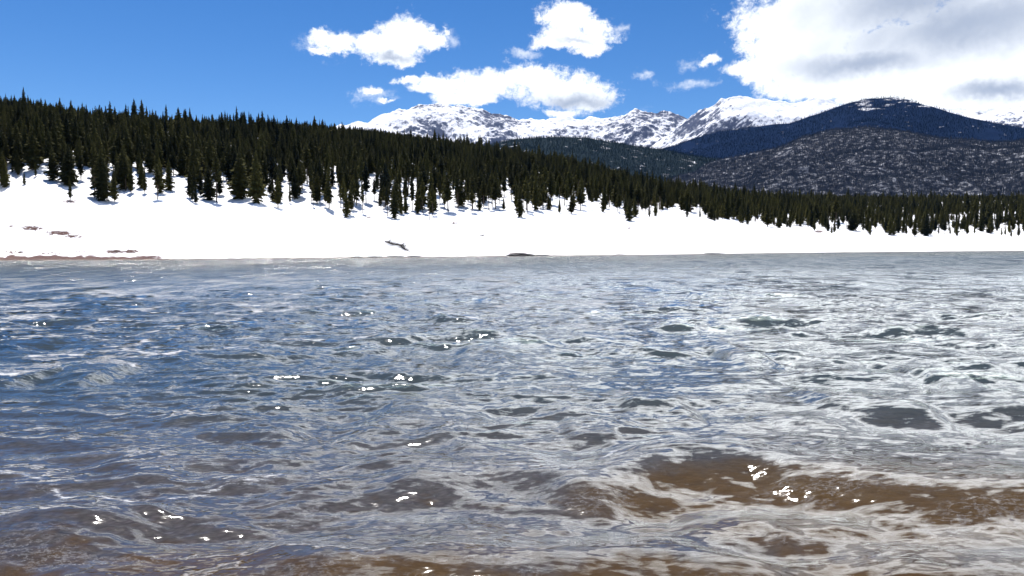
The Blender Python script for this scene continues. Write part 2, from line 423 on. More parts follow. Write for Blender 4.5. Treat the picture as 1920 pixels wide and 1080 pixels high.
def build_water():
    a_f = np.linspace(R(-42), R(42), 1450)
    a_b = np.concatenate([np.linspace(R(42), R(180), 160)[1:], np.linspace(R(-180), R(-42), 160)[1:-1]])
    aa = np.concatenate([a_f, a_b]); nc = len(aa)
    q = np.linspace(1 / 3.2, 1 / 150.0, 820)                    # even steps in the picture
    rr = np.concatenate([[0.02], np.linspace(.3, 3.15, 90), 1 / q, np.geomspace(152, 520, 60)])
    drr = np.gradient(rr)
    A, RR = np.meshgrid(aa, rr); DR = np.repeat(drr[:, None], nc, 1)
    Xx = np.sin(A) * RR; Yy = np.cos(A) * RR
    DR = np.maximum(DR, np.where(np.abs(A) > R(42), RR * .015, RR * .001))
    hc, calm = crest_field(Xx, Yy)
    h = wave_height(Xx, Yy, RR, DR) * smooth(0.3, 2.0, RR) * (1 - .6 * calm) + hc
    h *= np.where(RR > 120, 0.25, 1.0)
    foam = np.zeros_like(h)
    m = (Yy > 2) & (RR < 16) & (np.abs(A) < R(50)); x = Xx[m]; y = Yy[m]
    xw = x + .12 * fbm(x * 1.2, y * 1.2, 3); yw = y + .12 * fbm(x * 1.2 + 9, y * 1.2, 3)
    fo = np.zeros_like(x)
    for pl in FOAM:
        w = np.array([wpt(*p) for p in pl])
        for (x0, y0), (x1, y1) in zip(w[:-1], w[1:]):
            L2 = (x1 - x0) ** 2 + (y1 - y0) ** 2
            u = np.clip(((xw - x0) * (x1 - x0) + (yw - y0) * (y1 - y0)) / L2, 0, 1)
            d = np.hypot(xw - x0 - u * (x1 - x0), yw - y0 - u * (y1 - y0))
            fo = np.maximum(fo, np.clip(1 - d / (.10 * y / 5), 0, 1))
    foam[m] = fo
    return mesh_np('lake_water', np.stack([Xx, Yy, h], -1).reshape(-1, 3), grid_faces(len(rr), nc, True), attrs={'foam': foam})
m_wat, t, out = mat('lake_water')
pos = geo_pos(t)
rad = t.v('LENGTH', pos, out=1)
sc_ = t.v('MULTIPLY', pos, (0.5, 1.4, 1))
gN = t.new('ShaderNodeNewGeometry')
def slope(vec, scale, amp, det=3):
    c = t.noise(vec, scale, det, 0.55, 0.0, out='Color')
    return t.v('MULTIPLY', t.v('SUBTRACT', c, (0.5, 0.5, 0.5)), t.comb(amp, amp, 0.0))
sl = slope(sc_, 17, t.ramp(rad, 5, 30, 0.55, 1.0))
sl = t.v('ADD', sl, slope(sc_, 4.2, t.ramp(rad, 5, 25, 0.42, 1.3)))
sl = t.v('ADD', sl, slope(sc_, 1.1, t.ramp(rad, 10, 90, 0.10, 0.9), 5))
ss = t.new('ShaderNodeSeparateXYZ'); t.put(ss.inputs[0], pos)
sl = t.v('ADD', sl, slope(t.comb(t.m('MULTIPLY', ss.outputs[0], .75), t.m('MULTIPLY', ss.outputs[1], .26), 0.0), 1.0, t.ramp(rad, 8, 60, 0.0, 2.0), 3))
sl = t.v('ADD', sl, slope(t.comb(t.m('MULTIPLY', ss.outputs[0], .12), t.m('MULTIPLY', ss.outputs[1], .05), 3.0), 1.0, t.ramp(rad, 25, 110, 0.0, 0.9), 3))
inc = t.v('MULTIPLY', gN.outputs['Incoming'], (1, 1, 0))       # of a rough distant sea one sees the wave sides that face the eye
bias = t.ramp(rad, 10, 120, 0.0, 0.37)
sl = t.v('ADD', sl, t.v('MULTIPLY', inc, t.comb(bias, bias, 0.0)))
bn = t.v('NORMALIZE', t.v('ADD', gN.outputs['Normal'], sl))
cosi = t.m('MAXIMUM', t.v('DOT_PRODUCT', bn, gN.outputs['Incoming'], out=1), t.ramp(rad, 12, 85, 0.04, 0.37))
fres = t.m('ADD', 0.021, t.m('MULTIPLY', t.m('POWER', t.m('SUBTRACT', 1.0, cosi, clamp=True), 5.0), 0.979))    # Schlick, water
gl = t.new('ShaderNodeBsdfGlossy'); t.put(gl.inputs['Roughness'], t.ramp(rad, 4, 60, 0.085, 0.11)); t.put(gl.inputs['Normal'], bn)
gl.inputs['Color'].default_value = (1, 1, 1, 1)
tr = t.new('ShaderNodeBsdfTransparent'); tr.inputs['Color'].default_value = (0.80, 0.84, 0.80, 1)
mx = t.new('ShaderNodeMixShader'); t.put(mx.inputs[0], fres); t.l.new(tr.outputs[0], mx.inputs[1]); t.l.new(gl.outputs[0], mx.inputs[2])
# foam
fsc = t.v('MULTIPLY', pos, (1.0, 2.6, 1))
fn = t.noise(fsc, 8.5, 6, 0.7, 0.3); fn2 = t.noise(fsc, 1.1, 4, 0.6, 0.3)
line = t.ramp(t.m('ADD', t.m('MULTIPLY', t.attr('foam'), 0.55), t.m('MULTIPLY', t.m('SUBTRACT', fn, 0.5), 1.6)), 0.42, 0.75)
thin = t.ramp(t.m('ABSOLUTE', t.m('SUBTRACT', fn, 0.5)), 0.0, 0.022, 1, 0)
thin = t.m('MULTIPLY', t.m('MULTIPLY', thin, t.ramp(fn2, 0.46, 0.62)), t.ramp(rad, 5, 13, 0.2, 0.0))
fmask = t.m('MAXIMUM', t.m('MULTIPLY', line, 0.5), thin)
fd = t.new('ShaderNodeBsdfDiffuse'); fd.inputs['Color'].default_value = (0.75, 0.76, 0.78, 1); t.put(fd.inputs['Normal'], bn)
mf = t.new('ShaderNodeMixShader'); t.put(mf.inputs[0], fmask); t.l.new(mx.outputs[0], mf.inputs[1]); t.l.new(fd.outputs[0], mf.inputs[2])
t.l.new(mf.outputs[0], out.inputs[0])
wat_me = build_water(); wat_me.materials.append(m_wat)
tag(link('water', wat_me), kind='structure', label='choppy mountain lake water with brown shallows')

# ------------------------------------------------------------------ mountains
def ridge_curve(pts, r):
    A, Zs = [], []
    for x, y in pts:
        a, e = az_el(x, y); A.append(a); Zs.append(H + r * math.tan(e))
    return np.array(A), np.array(Zs)
MTN = {}
def mountain(name, pts, r_front, r_ridge, r_back, amp, scale, m, label, na=900, nr=220, power=1.15, ridged=True, seed=0.0, jag=0.0, base=-8, rocky=None):
    A0, Z0 = ridge_curve(pts, r_ridge)
    def zf(a, r):
        zt = np.interp(a, A0, Z0)
        x = np.sin(a) * r; y = np.cos(a) * r
        t_ = np.clip((r - r_front) / (r_ridge - r_front), 0, 1)
        b_ = np.clip((r - r_ridge) / (r_back - r_ridge), 0, 1)
        p = np.where(r < r_ridge, t_ ** power, 1 - b_ ** 1.3)
        n = fbm(x / scale + seed, y / scale + seed * .7, 7, 0.52, ridged)
        n2 = fbm(x / (scale * .25) + seed, y / (scale * .25), 4, 0.55)
        body = np.sin(np.clip(t_, 0, 1) * np.pi) ** 0.6 * (1 - smooth(.82, 1, t_)) + .25 * np.where(r >= r_ridge, 1, 0)
        return base + (zt - base) * p + amp * (n - .45 if ridged else n) * body + jag * n2 * smooth(.8, 1, t_) * smooth(0, .05, p)
    a0, a1 = A0[0], A0[-1]
    aa = np.linspace(a0, a1, na); rr = np.concatenate([np.linspace(r_front, r_ridge, nr), np.linspace(r_ridge, r_back, 40)[1:]])
    A, RR = np.meshgrid(aa, rr); Z_ = zf(A, RR)
    me = mesh_np(name, np.stack([np.sin(A) * RR, np.cos(A) * RR, Z_], -1).reshape(-1, 3), grid_faces(len(rr), na))
    if rocky is not None:
        pxs, pys = to_px(np.sin(A) * RR, np.cos(A) * RR, Z_)
        for k, tab in rocky.items():
            at = me.attributes.new(k, 'FLOAT', 'POINT'); at.data.foreach_set('value', np.interp(pxs, *zip(*tab)).astype(np.float32).ravel())
    me.materials.append(m)
    o = tag(link(name, me), kind='structure', label=label)
    MTN[name] = (zf, a0, a1, r_front, r_ridge)
    return o

m_snowmt, t, out = mat('snowy_rock')
g = t.new('ShaderNodeNewGeometry'); pos = g.outputs['Position']
sn = t.new('ShaderNodeSeparateXYZ'); t.put(sn.inputs[0], g.outputs['Normal'])
spd = t.v('MULTIPLY', pos, (1, 1, 0.4))
n = t.noise(spd, 0.02, 8, 0.8); nb = t.noise(spd, 0.0022, 5, 0.6)
f = t.m('ADD', t.m('MULTIPLY', t.m('SUBTRACT', 1.0, sn.outputs[2]), 0.75), t.m('MULTIPLY', t.m('SUBTRACT', n, 0.5), 1.5))
f = t.m('ADD', f, t.m('MULTIPLY', t.m('SUBTRACT', nb, 0.5), 1.1))
f = t.m('ADD', f, t.m('MULTIPLY', t.attr('rocky'), 0.23))
sx = t.new('ShaderNodeSeparateXYZ'); t.put(sx.inputs[0], pos)
stri = t.noise(t.comb(t.m('ADD', t.m('MULTIPLY', sx.outputs[0], .022), t.m('MULTIPLY', sx.outputs[2], -.03)), t.m('MULTIPLY', sx.outputs[2], .004), 0.0), 1.0, 5, .7)
f = t.m('ADD', f, t.m('MULTIPLY', t.m('MULTIPLY', t.m('SUBTRACT', stri, .42), t.attr('cliff')), 1.4))
rockm = t.ramp(f, 0.25, 0.50)
rock = t.mix(t.noise(spd, 0.03, 4), (0.035, 0.042, 0.075), (0.10, 0.115, 0.17))
pbr(t, out, t.mix(rockm, (0.88, 0.88, 0.9), rock), 0.9, 0.1, bump(t, n, 0.6, 30))

def forest_floor(name, snow_lo, snow_hi, dark, scale=0.012, streaks=False):
    m, t, out = mat(name); pos = geo_pos(t)
    n = t.noise(t.v('MULTIPLY', pos, (1, 1, 2.2)), scale, 7, 0.7)
    nf = t.noise(pos, 0.05, 3, 0.6)
    f = t.m('ADD', n, t.m('MULTIPLY', t.m('SUBTRACT', nf, .5), .35))
    if streaks:          # snow lying in level streaks just under the summit
        sp = t.new('ShaderNodeSeparateXYZ'); t.put(sp.inputs[0], pos)
        ns = t.noise(t.v('MULTIPLY', pos, (.6, .3, 3)), 0.011, 7, 0.75)
        top_ = t.m('MULTIPLY', t.attr('rocky'), t.ramp(sp.outputs[2], 760, 860))
        f = t.m('ADD', t.m('MULTIPLY', f, t.m('SUBTRACT', 1.0, top_)), t.m('MULTIPLY', top_, t.m('ADD', ns, .12)))
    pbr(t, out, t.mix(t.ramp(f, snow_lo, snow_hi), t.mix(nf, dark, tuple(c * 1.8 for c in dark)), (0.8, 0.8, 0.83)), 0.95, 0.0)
    return m
m_floorC = forest_floor('painted_shade_floor', 0.66, 0.74, (0.006, 0.012, 0.032), streaks=True)  # cloud shade on this mountain is put into the near-black blue floor colour
m_floorB = forest_floor('forest_floor', 0.60, 0.70, (0.014, 0.020, 0.022))
m_floorD = forest_floor('snowy_forest_floor', 0.46, 0.90, (0.016, 0.018, 0.025), 0.055)

mountain('snowy_mountains', [(300, 330), (560, 262), (640, 236), (690, 228), (720, 215), (760, 205), (785, 197), (820, 195), (860, 198), (900, 208), (930, 215), (960, 221), (1000, 224), (1040, 220),
         (1060, 219), (1090, 224), (1130, 224), (1160, 216), (1190, 207), (1220, 210), (1260, 214), (1290, 222), (1400, 245), (1700, 300)],
         6200, 9000, 11500, 260, 900, m_snowmt, 'far snowy mountain range above the forest', seed=3.1, jag=60, power=1.0,
         rocky={'rocky': [(690, .2), (740, .6), (800, .9), (900, .8), (960, .9), (1060, .3), (1120, .5), (1200, .95), (1290, .8)], 'cliff': [(0, 0), (1, 0)]})
mountain('snowy_massif', [(1180, 300), (1240, 262), (1285, 225), (1310, 206), (1340, 197), (1352, 185), (1380, 182), (1400, 183), (1440, 187), (1480, 193), (1520, 187), (1560, 190), (1600, 197),
         (1700, 200), (1800, 206), (1850, 203), (1900, 199), (1960, 197), (2100, 205), (2500, 240)],
         6000, 8000, 10500, 200, 800, m_snowmt, 'white rocky massif behind the dark mountain', seed=8.4, jag=45, power=1.0,
         rocky={'rocky': [(1180, .8), (1300, .5), (1400, -.1), (1450, -.7), (1860, -.5), (1890, .4)], 'cliff': [(1270, 0), (1300, 1), (1400, .8), (1450, .15), (1550, 0), (1840, 0), (1880, .5)]})
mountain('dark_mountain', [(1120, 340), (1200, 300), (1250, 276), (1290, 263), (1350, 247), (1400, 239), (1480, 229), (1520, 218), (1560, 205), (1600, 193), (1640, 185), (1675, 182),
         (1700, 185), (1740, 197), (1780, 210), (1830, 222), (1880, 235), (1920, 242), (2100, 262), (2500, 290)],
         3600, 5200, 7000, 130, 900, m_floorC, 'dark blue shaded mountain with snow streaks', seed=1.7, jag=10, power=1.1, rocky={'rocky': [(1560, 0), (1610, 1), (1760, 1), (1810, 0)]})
mountain('forested_hill', [(820, 300), (900, 277), (930, 268), (960, 262), (1000, 258), (1050, 256), (1100, 259), (1150, 268), (1200, 276), (1250, 283), (1300, 292), (1400, 310), (1600, 330), (1900, 350)],
         2300, 3400, 4600, 60, 500, m_floorB, 'low dark forested hill in the middle distance', seed=5.2, jag=4, power=1.0)
mountain('bare_forest_hill', [(1230, 345), (1300, 326), (1330, 308), (1400, 294), (1440, 286), (1500, 260), (1560, 244), (1620, 238), (1700, 247), (1760, 260), (1850, 268), (1920, 265), (2100, 280), (2500, 300)],
         1900, 2900, 4200, 90, 520, m_floorD, 'hill of leafless woodland with snow between trunks', seed=6.6, jag=4, power=1.0)

# ------------------------------------------------------------------ far forests (one mesh each: past counting)
def needle_mat(name, c1, c2, spec=0.0):
    m, t, out = mat(name)
    oi = t.new('ShaderNodeObjectInfo'); pos = geo_pos(t)
    v = t.m('ADD', t.m('MULTIPLY', oi.outputs['Random'], 0.65), t.m('MULTIPLY', t.noise(pos, 0.9, 3), 0.5))
    v = t.m('ADD', v, t.m('MULTIPLY', t.m('SUBTRACT', t.noise(pos, 0.045, 3), 0.5), 2.4), clamp=True)
    pbr(t, out, t.mix(v, c1, c2), 0.85, spec)
    return m
m_far = needle_mat('far_needles', (0.016, 0.026, 0.026), (0.035, 0.045, 0.035))
m_farD = needle_mat('bare_crowns', (0.014, 0.017, 0.024), (0.070, 0.074, 0.088))
m_farC = needle_mat('painted_shade_needles', (0.004, 0.009, 0.024), (0.009, 0.017, 0.040))  # needle colour darkened and blued to stand in for the cloud's shade
def far_forest(name, mt, n, hh, material, label, seed, rmin=0.0, spread=.22, patch=None):
    zf, a0, a1, rf, rr_ = MTN[mt]
    g = np.random.default_rng(seed)
    a = g.uniform(a0, a1, n); r = np.sqrt(g.uniform((rf + rmin * (rr_ - rf)) ** 2, (rr_ * 1.01) ** 2, n))
    x = np.sin(a) * r; y = np.cos(a) * r
    if patch is not None:
        k = fbm(x / patch[0], y / patch[0], 4) > patch[1] + g.uniform(-.15, .15, n)
        a, r, x, y = a[k], r[k], x[k], y[k]
    n = len(a); z = zf(a, r); h = g.uniform(*hh, n); w = h * g.uniform(spread * .7, spread * 1.2, n)
    ang = g.uniform(0, 6.28, n)
    V = []
    for lev, (zz, ww) in enumerate(((.12, 1.0), (.55, .62))):        # two stacked skirts and their tips
        for k in range(4):
            th = ang + k * math.pi / 2 + lev * .7
            V.append(np.stack([x + np.cos(th) * w * ww * .5 * g.uniform(.7, 1.2, n), y + np.sin(th) * w * ww * .5, z + zz * h], -1))
        V.append(np.stack([x, y, z + h * (.72 if lev == 0 else 1.0)], -1))
    V = np.stack(V, 1)                                    # n,10,3
    f = []
    for lev in range(2):
        for k in range(4): f.append((lev * 5 + k, lev * 5 + (k + 1) % 4, lev * 5 + 4))
    f = np.array(f)[None] + (np.arange(n) * 10)[:, None, None]
    me = mesh_np(name, V.reshape(-1, 3), f.reshape(-1, 3), smooth_=False); me.materials.append(material)
    tag(link(name, me), label=label, cat='forest', kind='stuff')
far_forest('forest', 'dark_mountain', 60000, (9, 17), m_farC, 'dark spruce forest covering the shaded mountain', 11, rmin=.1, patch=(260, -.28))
far_forest('forest', 'forested_hill', 42000, (8, 15), m_far, 'dark conifer forest on the low middle hill', 12, rmin=.1)
far_forest('woods', 'bare_forest_hill', 95000, (7, 12), m_farD, 'grey leafless woods on the snowy hill', 13, rmin=.05, spread=.17, patch=(160, -.35))

# ------------------------------------------------------------------ conifers
m_need = needle_mat('needles', (0.009, 0.013, 0.008), (0.078, 0.072, 0.020), 0.04)
m_bark, t, out = mat('bark')
pos = geo_pos(t)
pbr(t, out, t.mix(t.noise(pos, 6, 4), (0.04, 0.028, 0.02), (0.11, 0.085, 0.065)), 0.9, 0.1)
def conifer(seed, crown_from=.12, spread=.19, gaps=.1, levels=34, droop=.35):
    """unit-height conifer: returns crown mesh, trunk mesh"""
    g = random.Random(seed); V, Fq = [], []
    def tri(a, b, c):
        i = len(V); V.extend([a, b, c]); Fq.append((i, i + 1, i + 2))
    lean = [g.gauss(0, .006), g.gauss(0, .006)]
    for L in range(levels):
        u = L / (levels - 1)
        z0 = crown_from + (0.985 - crown_from) * u ** 0.92
        env = spread * ((1 - u) ** .8) * (min(1, .45 + u * 3.2)) * g.uniform(.7, 1.15) + .006
        nb = max(4, int(9 - 4 * u))
        a0 = g.uniform(0, 6.28)
        for b in range(nb):
            if g.random() < gaps: continue
            an = a0 + b * 6.283 / nb + g.uniform(-.3, .3)
            ln = env * g.uniform(.55, 1.25)
            ca, sa = math.cos(an), math.sin(an)
            dz = -ln * droop * g.uniform(.5, 1.5)
            zz = z0 + g.uniform(-.012, .012)
            for s in range(3):                    # needle clumps along the branch
                f0 = s / 3.0; f1 = min(1.0, f0 + .55)
                wdt = .32 * ln * (1 - .35 * f0) + .008
                p0 = (ca * ln * f0, sa * ln * f0, zz + dz * f0 + .010)
                pm = (ca * ln * (f0 + f1) / 2, sa * ln * (f0 + f1) / 2, zz + dz * (f0 + f1) / 2)
                p1 = (ca * ln * f1, sa * ln * f1, zz + dz * f1 + g.uniform(-.004, .012))
                o = g.uniform(.8, 1.2) * wdt
                l_ = (pm[0] - sa * o, pm[1] + ca * o, pm[2] - o * .45); r_ = (pm[0] + sa * o, pm[1] - ca * o, pm[2] - o * .45)
                tri(p0, l_, p1); tri(p0, p1, r_)
                hang = (pm[0], pm[1], pm[2] - .020 - wdt * g.uniform(.2, .5)); tri(p0, hang, p1)
    tri((-.006, 0, .955), (.006, 0, .955), (0, 0, 1.0)); tri((0, -.006, .955), (0, .006, .955), (0, 0, 1.0))
    V = np.array(V); V[:, 0] += lean[0] * V[:, 2]; V[:, 1] += lean[1] * V[:, 2]
    cm = mesh_np('crown', V, np.array(Fq), [m_need], smooth_=False)
    T, rings = [], [(0, .013), (.25, .0105), (.55, .007), (.9, .002)]
    for z, r in rings:
        for k in range(7):
            T.append((math.cos(k * .8976) * r + lean[0] * z, math.sin(k * .8976) * r + lean[1] * z, z - (.03 if z == 0 else 0)))
    fa = [grid_faces(4, 7, True)]
    # a few bare dead limbs on the lower trunk
    ex = []
    for k in range(9):
        an = g.uniform(0, 6.28); z = g.uniform(.06, max(.1, crown_from)); ln = g.uniform(.02, .06); i = len(T)
        T += [(0, 0, z), (0, 0, z + .005), (math.cos(an) * ln, math.sin(an) * ln, z - .008)]; ex.append((i, i + 1, i + 2))
    fa.append(np.array(ex))
    return cm, mesh_np('trunk', np.array(T), fa, [m_bark])
KINDS = [conifer(1, .07, .17), conifer(2, .10, .145, .14), conifer(3, .30, .15, .2, 26), conifer(4, .42, .13, .25, 22, .2), conifer(5, .05, .22, .08, 38), conifer(6, .16, .12, .2, 32)]
KIND_WORDS = ['dense narrow', 'slim', 'high-crowned', 'long-trunked', 'broad full', 'thin spire-like']

def scatter_forest():
    g = np.random.default_rng(5); out_ = []
    n = 90000
    a = g.uniform(R(-43), R(41), n); u = g.uniform(0, 1, n); u[60000:] = g.uniform(.8, 1, 30000)
    d1 = interp_az(a, D1K); d2 = interp_az(a, D2K)
    r = np.sqrt(d1 ** 2 + u * ((d2 + 25) ** 2 - d1 ** 2))
    x = np.sin(a) * r; y = np.cos(a) * r
    dens = (d1 / r) ** 0.9
    edge = r - d1
    patch = fbm(x / 16, y / 16, 3)
    z = terrain_z(a, r); px, py = to_px(x, y, z)
    keep = g.uniform(0, 1, n) < np.where(r > d2 - 40, 1.0, dens * (.16 + .66 * smooth(20, 130, edge + 60 * fbm(x / 30, y / 30, 3)))) * smooth(-4, 14, edge + 26 * patch)
    for gx, gy, gw, gh, st in ((75, 352, 26, 36, .93), (92, 280, 26, 22, .6), (310, 268, 16, 18, .8), (230, 335, 60, 14, .55), (300, 350, 50, 22, .5), (480, 290, 40, 16, .5), (625, 340, 14, 60, .7),
                           (690, 360, 26, 40, .6), (770, 350, 30, 50, .6), (830, 360, 40, 34, .6), (960, 370, 30, 24, .6), (1100, 372, 50, 20, .6), (1290, 398, 40, 12, .6), (1760, 415, 60, 7, .7), (1700, 428, 30, 6, .6)):
        q = ((px - gx) / gw) ** 2 + ((py - gy) / gh) ** 2
        keep &= ~((q < 1) & (g.uniform(0, 1, n) < st))
    a, r, x, y, z, px, py, edge, d2 = (v[keep] for v in (a, r, x, y, z, px, py, edge, d2))
    # thin out trees that stand in one another
    order = g.permutation(len(a)); cell = {}; ok = []
    for i in order:
        md = 1.7 + r[i] / 400 if r[i] < d2[i] - 45 else 1.5
        c = (int(x[i] / 3), int(y[i] / 3)); hit = False
        for dx in (-1, 0, 1):
            for dy in (-1, 0, 1):
                for j in cell.get((c[0] + dx, c[1] + dy), ()):
                    if (x[i] - x[j]) ** 2 + (y[i] - y[j]) ** 2 < md * md: hit = True; break
                if hit: break
            if hit: break
        if not hit: cell.setdefault(c, []).append(i); ok.append(i)
    ok = np.array(ok)
    a, r, x, y, z, px, py, edge, d2 = (v[ok] for v in (a, r, x, y, z, px, py, edge, d2))
    m = len(a); ridge = r > d2 - 60
    h = np.clip(11.5 + g.normal(0, 2.4, m) * np.where(ridge, .6, 1), 4.5, 18) * np.interp(r, [220, 500, 1000], [1.08, .76, .66]) * np.exp(g.normal(0, .16, m)) * np.where(r > d2 - 60, .68, 1)
    wide = np.exp(g.normal(.02, .2, m))
    h = np.clip(h, 4, np.where(ridge, 9.0, 17))
    young = (edge < 16) & (g.uniform(0, 1, m) < .4); h[young] *= .6
    var = g.choice(6, m, p=[.24, .22, .15, .12, .12, .15]); var[young] = g.choice([0, 1, 4], young.sum())
    tall = (edge < 70) & ~young & (px > 540) & (px < 1320) & (g.uniform(0, 1, m) < .5); var[tall] = g.choice([2, 3], tall.sum())
    return dict(a=a, r=r, x=x, y=y, z=z, px=px, py=py, edge=edge, h=h, var=var, wide=wide, rot=g.uniform(0, 6.28, m), d2=d2)
T = scatter_forest()
hp = T['h'] * F / T['r']
inview = (T['px'] > 6) & (T['px'] < 1914)
score = hp ** 2 * np.exp(-np.maximum(T['edge'], 0) / 16.0) * inview
score += inview * (hp ** 2) * .8 * (np.abs(T['r'] - T['d2']) < 6) * (g_ := np.random.default_rng(9).uniform(0, 1, len(hp)) > .45)
top = np.argsort(-score)[:285]
is_ind = np.zeros(len(hp), bool); is_ind[top] = True

_protos = {}
def tree(v, loc, h, rot, label, group=None, wide=1.0, cat='tree'):
    r0 = bpy.data.objects.new('conifer_tree', None); col.objects.link(r0)
    r0.location = loc; r0.rotation_euler = (0, 0, rot); r0.scale = (h * wide, h * wide, h)
    tag(r0, label, cat, group)
    if v in _protos:
        src = _protos[v]
        for ch in src:
            c = ch.copy(); col.objects.link(c); c.parent = r0
    else:
        _protos[v] = [link('crown', KINDS[v][0], r0), link('trunk', KINDS[v][1], r0)]
    return r0
BAND = [(0, 'far left end'), (150, 'left above streaked bank'), (330, 'left stretch'), (560, 'above the fallen tree'),
        (800, 'middle stretch'), (1000, 'right of middle'), (1250, 'low right stretch'), (1500, 'far right stretch')]
for i in top:
    b = [w for x0, w in BAND if T['px'][i] >= x0][-1]
    where = 'on the skyline ridge' if abs(T['r'][i] - T['d2'][i]) < 6 and T['edge'][i] > 60 else ('at forest snow edge' if T['edge'][i] < 12 else 'just inside forest edge')
    k = KIND_WORDS[T['var'][i]]
    tree(int(T['var'][i]), (T['x'][i], T['y'][i], T['z'][i] - .1), float(T['h'][i]), float(T['rot'][i]), '%s conifer %s, %s' % (k, where, b), 'conifers %s, %s' % (where, b), wide=float(T['wide'][i]))
def special(px, base_py, top_py, v, label, wide=1.0):
    p = ground(px, base_py)
    e = az_el(px, top_py)[1]; h = H + math.hypot(p.x, p.y) * math.tan(e) - p.z
    tree(v, (p.x, p.y, p.z - .1), h, px * .37, label, wide=wide)
special(252, 214, 184, 4, 'tallest broad-topped conifer rising above the left skyline', 1.0)
special(266, 216, 186, 4, 'twin conifer right beside the tallest skyline tree')
special(312, 224, 195, 1, 'slim conifer standing above a snowy gap on the left skyline')
special(356, 226, 201, 0, 'pointed conifer standing alone above the skyline, right of the snowy gap')
special(422, 232, 207, 0, 'pointed conifer rising from the skyline before the dense middle wood')
special(458, 234, 210, 4, 'broad conifer on the rounded top of the left skyline')
special(876, 275, 246, 0, 'tall spire conifer against the snowy mountains, left of a pair')
special(901, 282, 252, 1, 'tall spire conifer against the snowy mountains, right of a pair')
special(132, 376, 330, 5, 'small lone conifer above the reddish bush on the snow')
special(650, 408, 350, 0, 'dark conifer casting a blue shadow beside the broad snowy gap')
special(740, 411, 345, 0, 'black dense conifer reaching lowest onto the snowbank')
special(805, 412, 352, 3, 'long-trunked conifer casting shadow onto the snow in the middle')
special(975, 408, 348, 0, 'dark conifer standing forward on the open snow')
special(1180, 414, 365, 4, 'conifer whose blue shadow points down to a small dark stick')

def gn_forest():
    idx = np.nonzero(~is_ind)[0]
    P_ = np.stack([T['x'][idx], T['y'][idx], T['z'][idx] - .1], -1)
    me = bpy.data.meshes.new('forest'); me.vertices.add(len(idx)); me.vertices.foreach_set('co', P_.astype(np.float32).ravel())
    for nm, a_, ty in (('height', T['h'][idx], 'FLOAT'), ('turn', T['rot'][idx], 'FLOAT'), ('wide', T['wide'][idx], 'FLOAT'), ('sort', T['var'][idx], 'INT')):
        at = me.attributes.new(nm, ty, 'POINT'); at.data.foreach_set('value', a_.astype(np.float32 if ty == 'FLOAT' else np.int32))
    o = link('forest', me); tag(o, 'dense dark conifer forest covering the slope across the lake', 'forest', kind='stuff')
    ng = bpy.data.node_groups.new('forest', 'GeometryNodeTree')
    ng.interface.new_socket('Geometry', in_out='INPUT', socket_type='NodeSocketGeometry')
    ng.interface.new_socket('Geometry', in_out='OUTPUT', socket_type='NodeSocketGeometry')
    gi = ng.nodes.new('NodeGroupInput'); go = ng.nodes.new('NodeGroupOutput'); L = ng.links.new
    def attr(nm, ty):
        n_ = ng.nodes.new('GeometryNodeInputNamedAttribute'); n_.data_type = ty; n_.inputs[0].default_value = nm; return n_.outputs[0]
    join = ng.nodes.new('GeometryNodeJoinGeometry')
    for v in range(6):
        jj = ng.nodes.new('GeometryNodeJoinGeometry')
        for ch in _protos[v]:
            oi = ng.nodes.new('GeometryNodeObjectInfo'); oi.transform_space = 'ORIGINAL'; oi.inputs[0].default_value = ch; L(oi.outputs['Geometry'], jj.inputs[0])
        cmp_ = ng.nodes.new('FunctionNodeCompare'); cmp_.data_type = 'INT'; cmp_.operation = 'EQUAL'
        ia = [s for s in cmp_.inputs if s.type == 'INT']; L(attr('sort', 'INT'), ia[0]); ia[1].default_value = v
        ip = ng.nodes.new('GeometryNodeInstanceOnPoints')
        L(gi.outputs[0], ip.inputs['Points']); L(cmp_.outputs[0], ip.inputs['Selection']); L(jj.outputs[0], ip.inputs['Instance'])
        cx = ng.nodes.new('ShaderNodeCombineXYZ'); L(attr('turn', 'FLOAT'), cx.inputs[2]); L(cx.outputs[0], ip.inputs['Rotation'])
        cs = ng.nodes.new('ShaderNodeCombineXYZ')
        hh = attr('height', 'FLOAT')
        hw = ng.nodes.new('ShaderNodeMath'); hw.operation = 'MULTIPLY'; L(hh, hw.inputs[0]); L(attr('wide', 'FLOAT'), hw.inputs[1])
        for k in range(3): L(hh if k == 2 else hw.outputs[0], cs.inputs[k])
        L(cs.outputs[0], ip.inputs['Scale'])
        L(ip.outputs[0], join.inputs[0])
    L(join.outputs[0], go.inputs[0])
    md = o.modifiers.new('forest', 'NODES'); md.node_group = ng
    print('forest instances', len(idx))
gn_forest()

# ------------------------------------------------------------------ shrubs, driftwood and stones on the far bank
def twigs(name, n, h, w, seed, flat=1.0):
    """a bush of thin bent twigs"""
    g = random.Random(seed); V, Q = [], []
    for i in range(n):
        an = g.uniform(0, 6.28); ro = w * g.random() ** .7 * .7
        p = Vector((math.cos(an) * ro, math.sin(an) * ro * flat, -.05)); d = Vector((math.cos(an) * g.uniform(.1, .9), math.sin(an) * g.uniform(.1, .9), 1)).normalized()
        ln = h * g.uniform(.55, 1.1); rad_ = .018 * g.uniform(.6, 1.3) + h * .008
        b = len(V)
        for s in range(4):
            q = p + d * ln * s / 3 + Vector((0, 0, -.12 * ln * (s / 3) ** 2)); rr_ = rad_ * (1 - .25 * s)
            for k in range(3): V.append((q.x + math.cos(k * 2.094) * rr_, q.y + math.sin(k * 2.094) * rr_, q.z))
        for s in range(3):
            for k in range(3): Q.append((b + s * 3 + k, b + s * 3 + (k + 1) % 3, b + (s + 1) * 3 + (k + 1) % 3, b + (s + 1) * 3 + k))
    return mesh_np(name, np.array(V), np.array(Q))
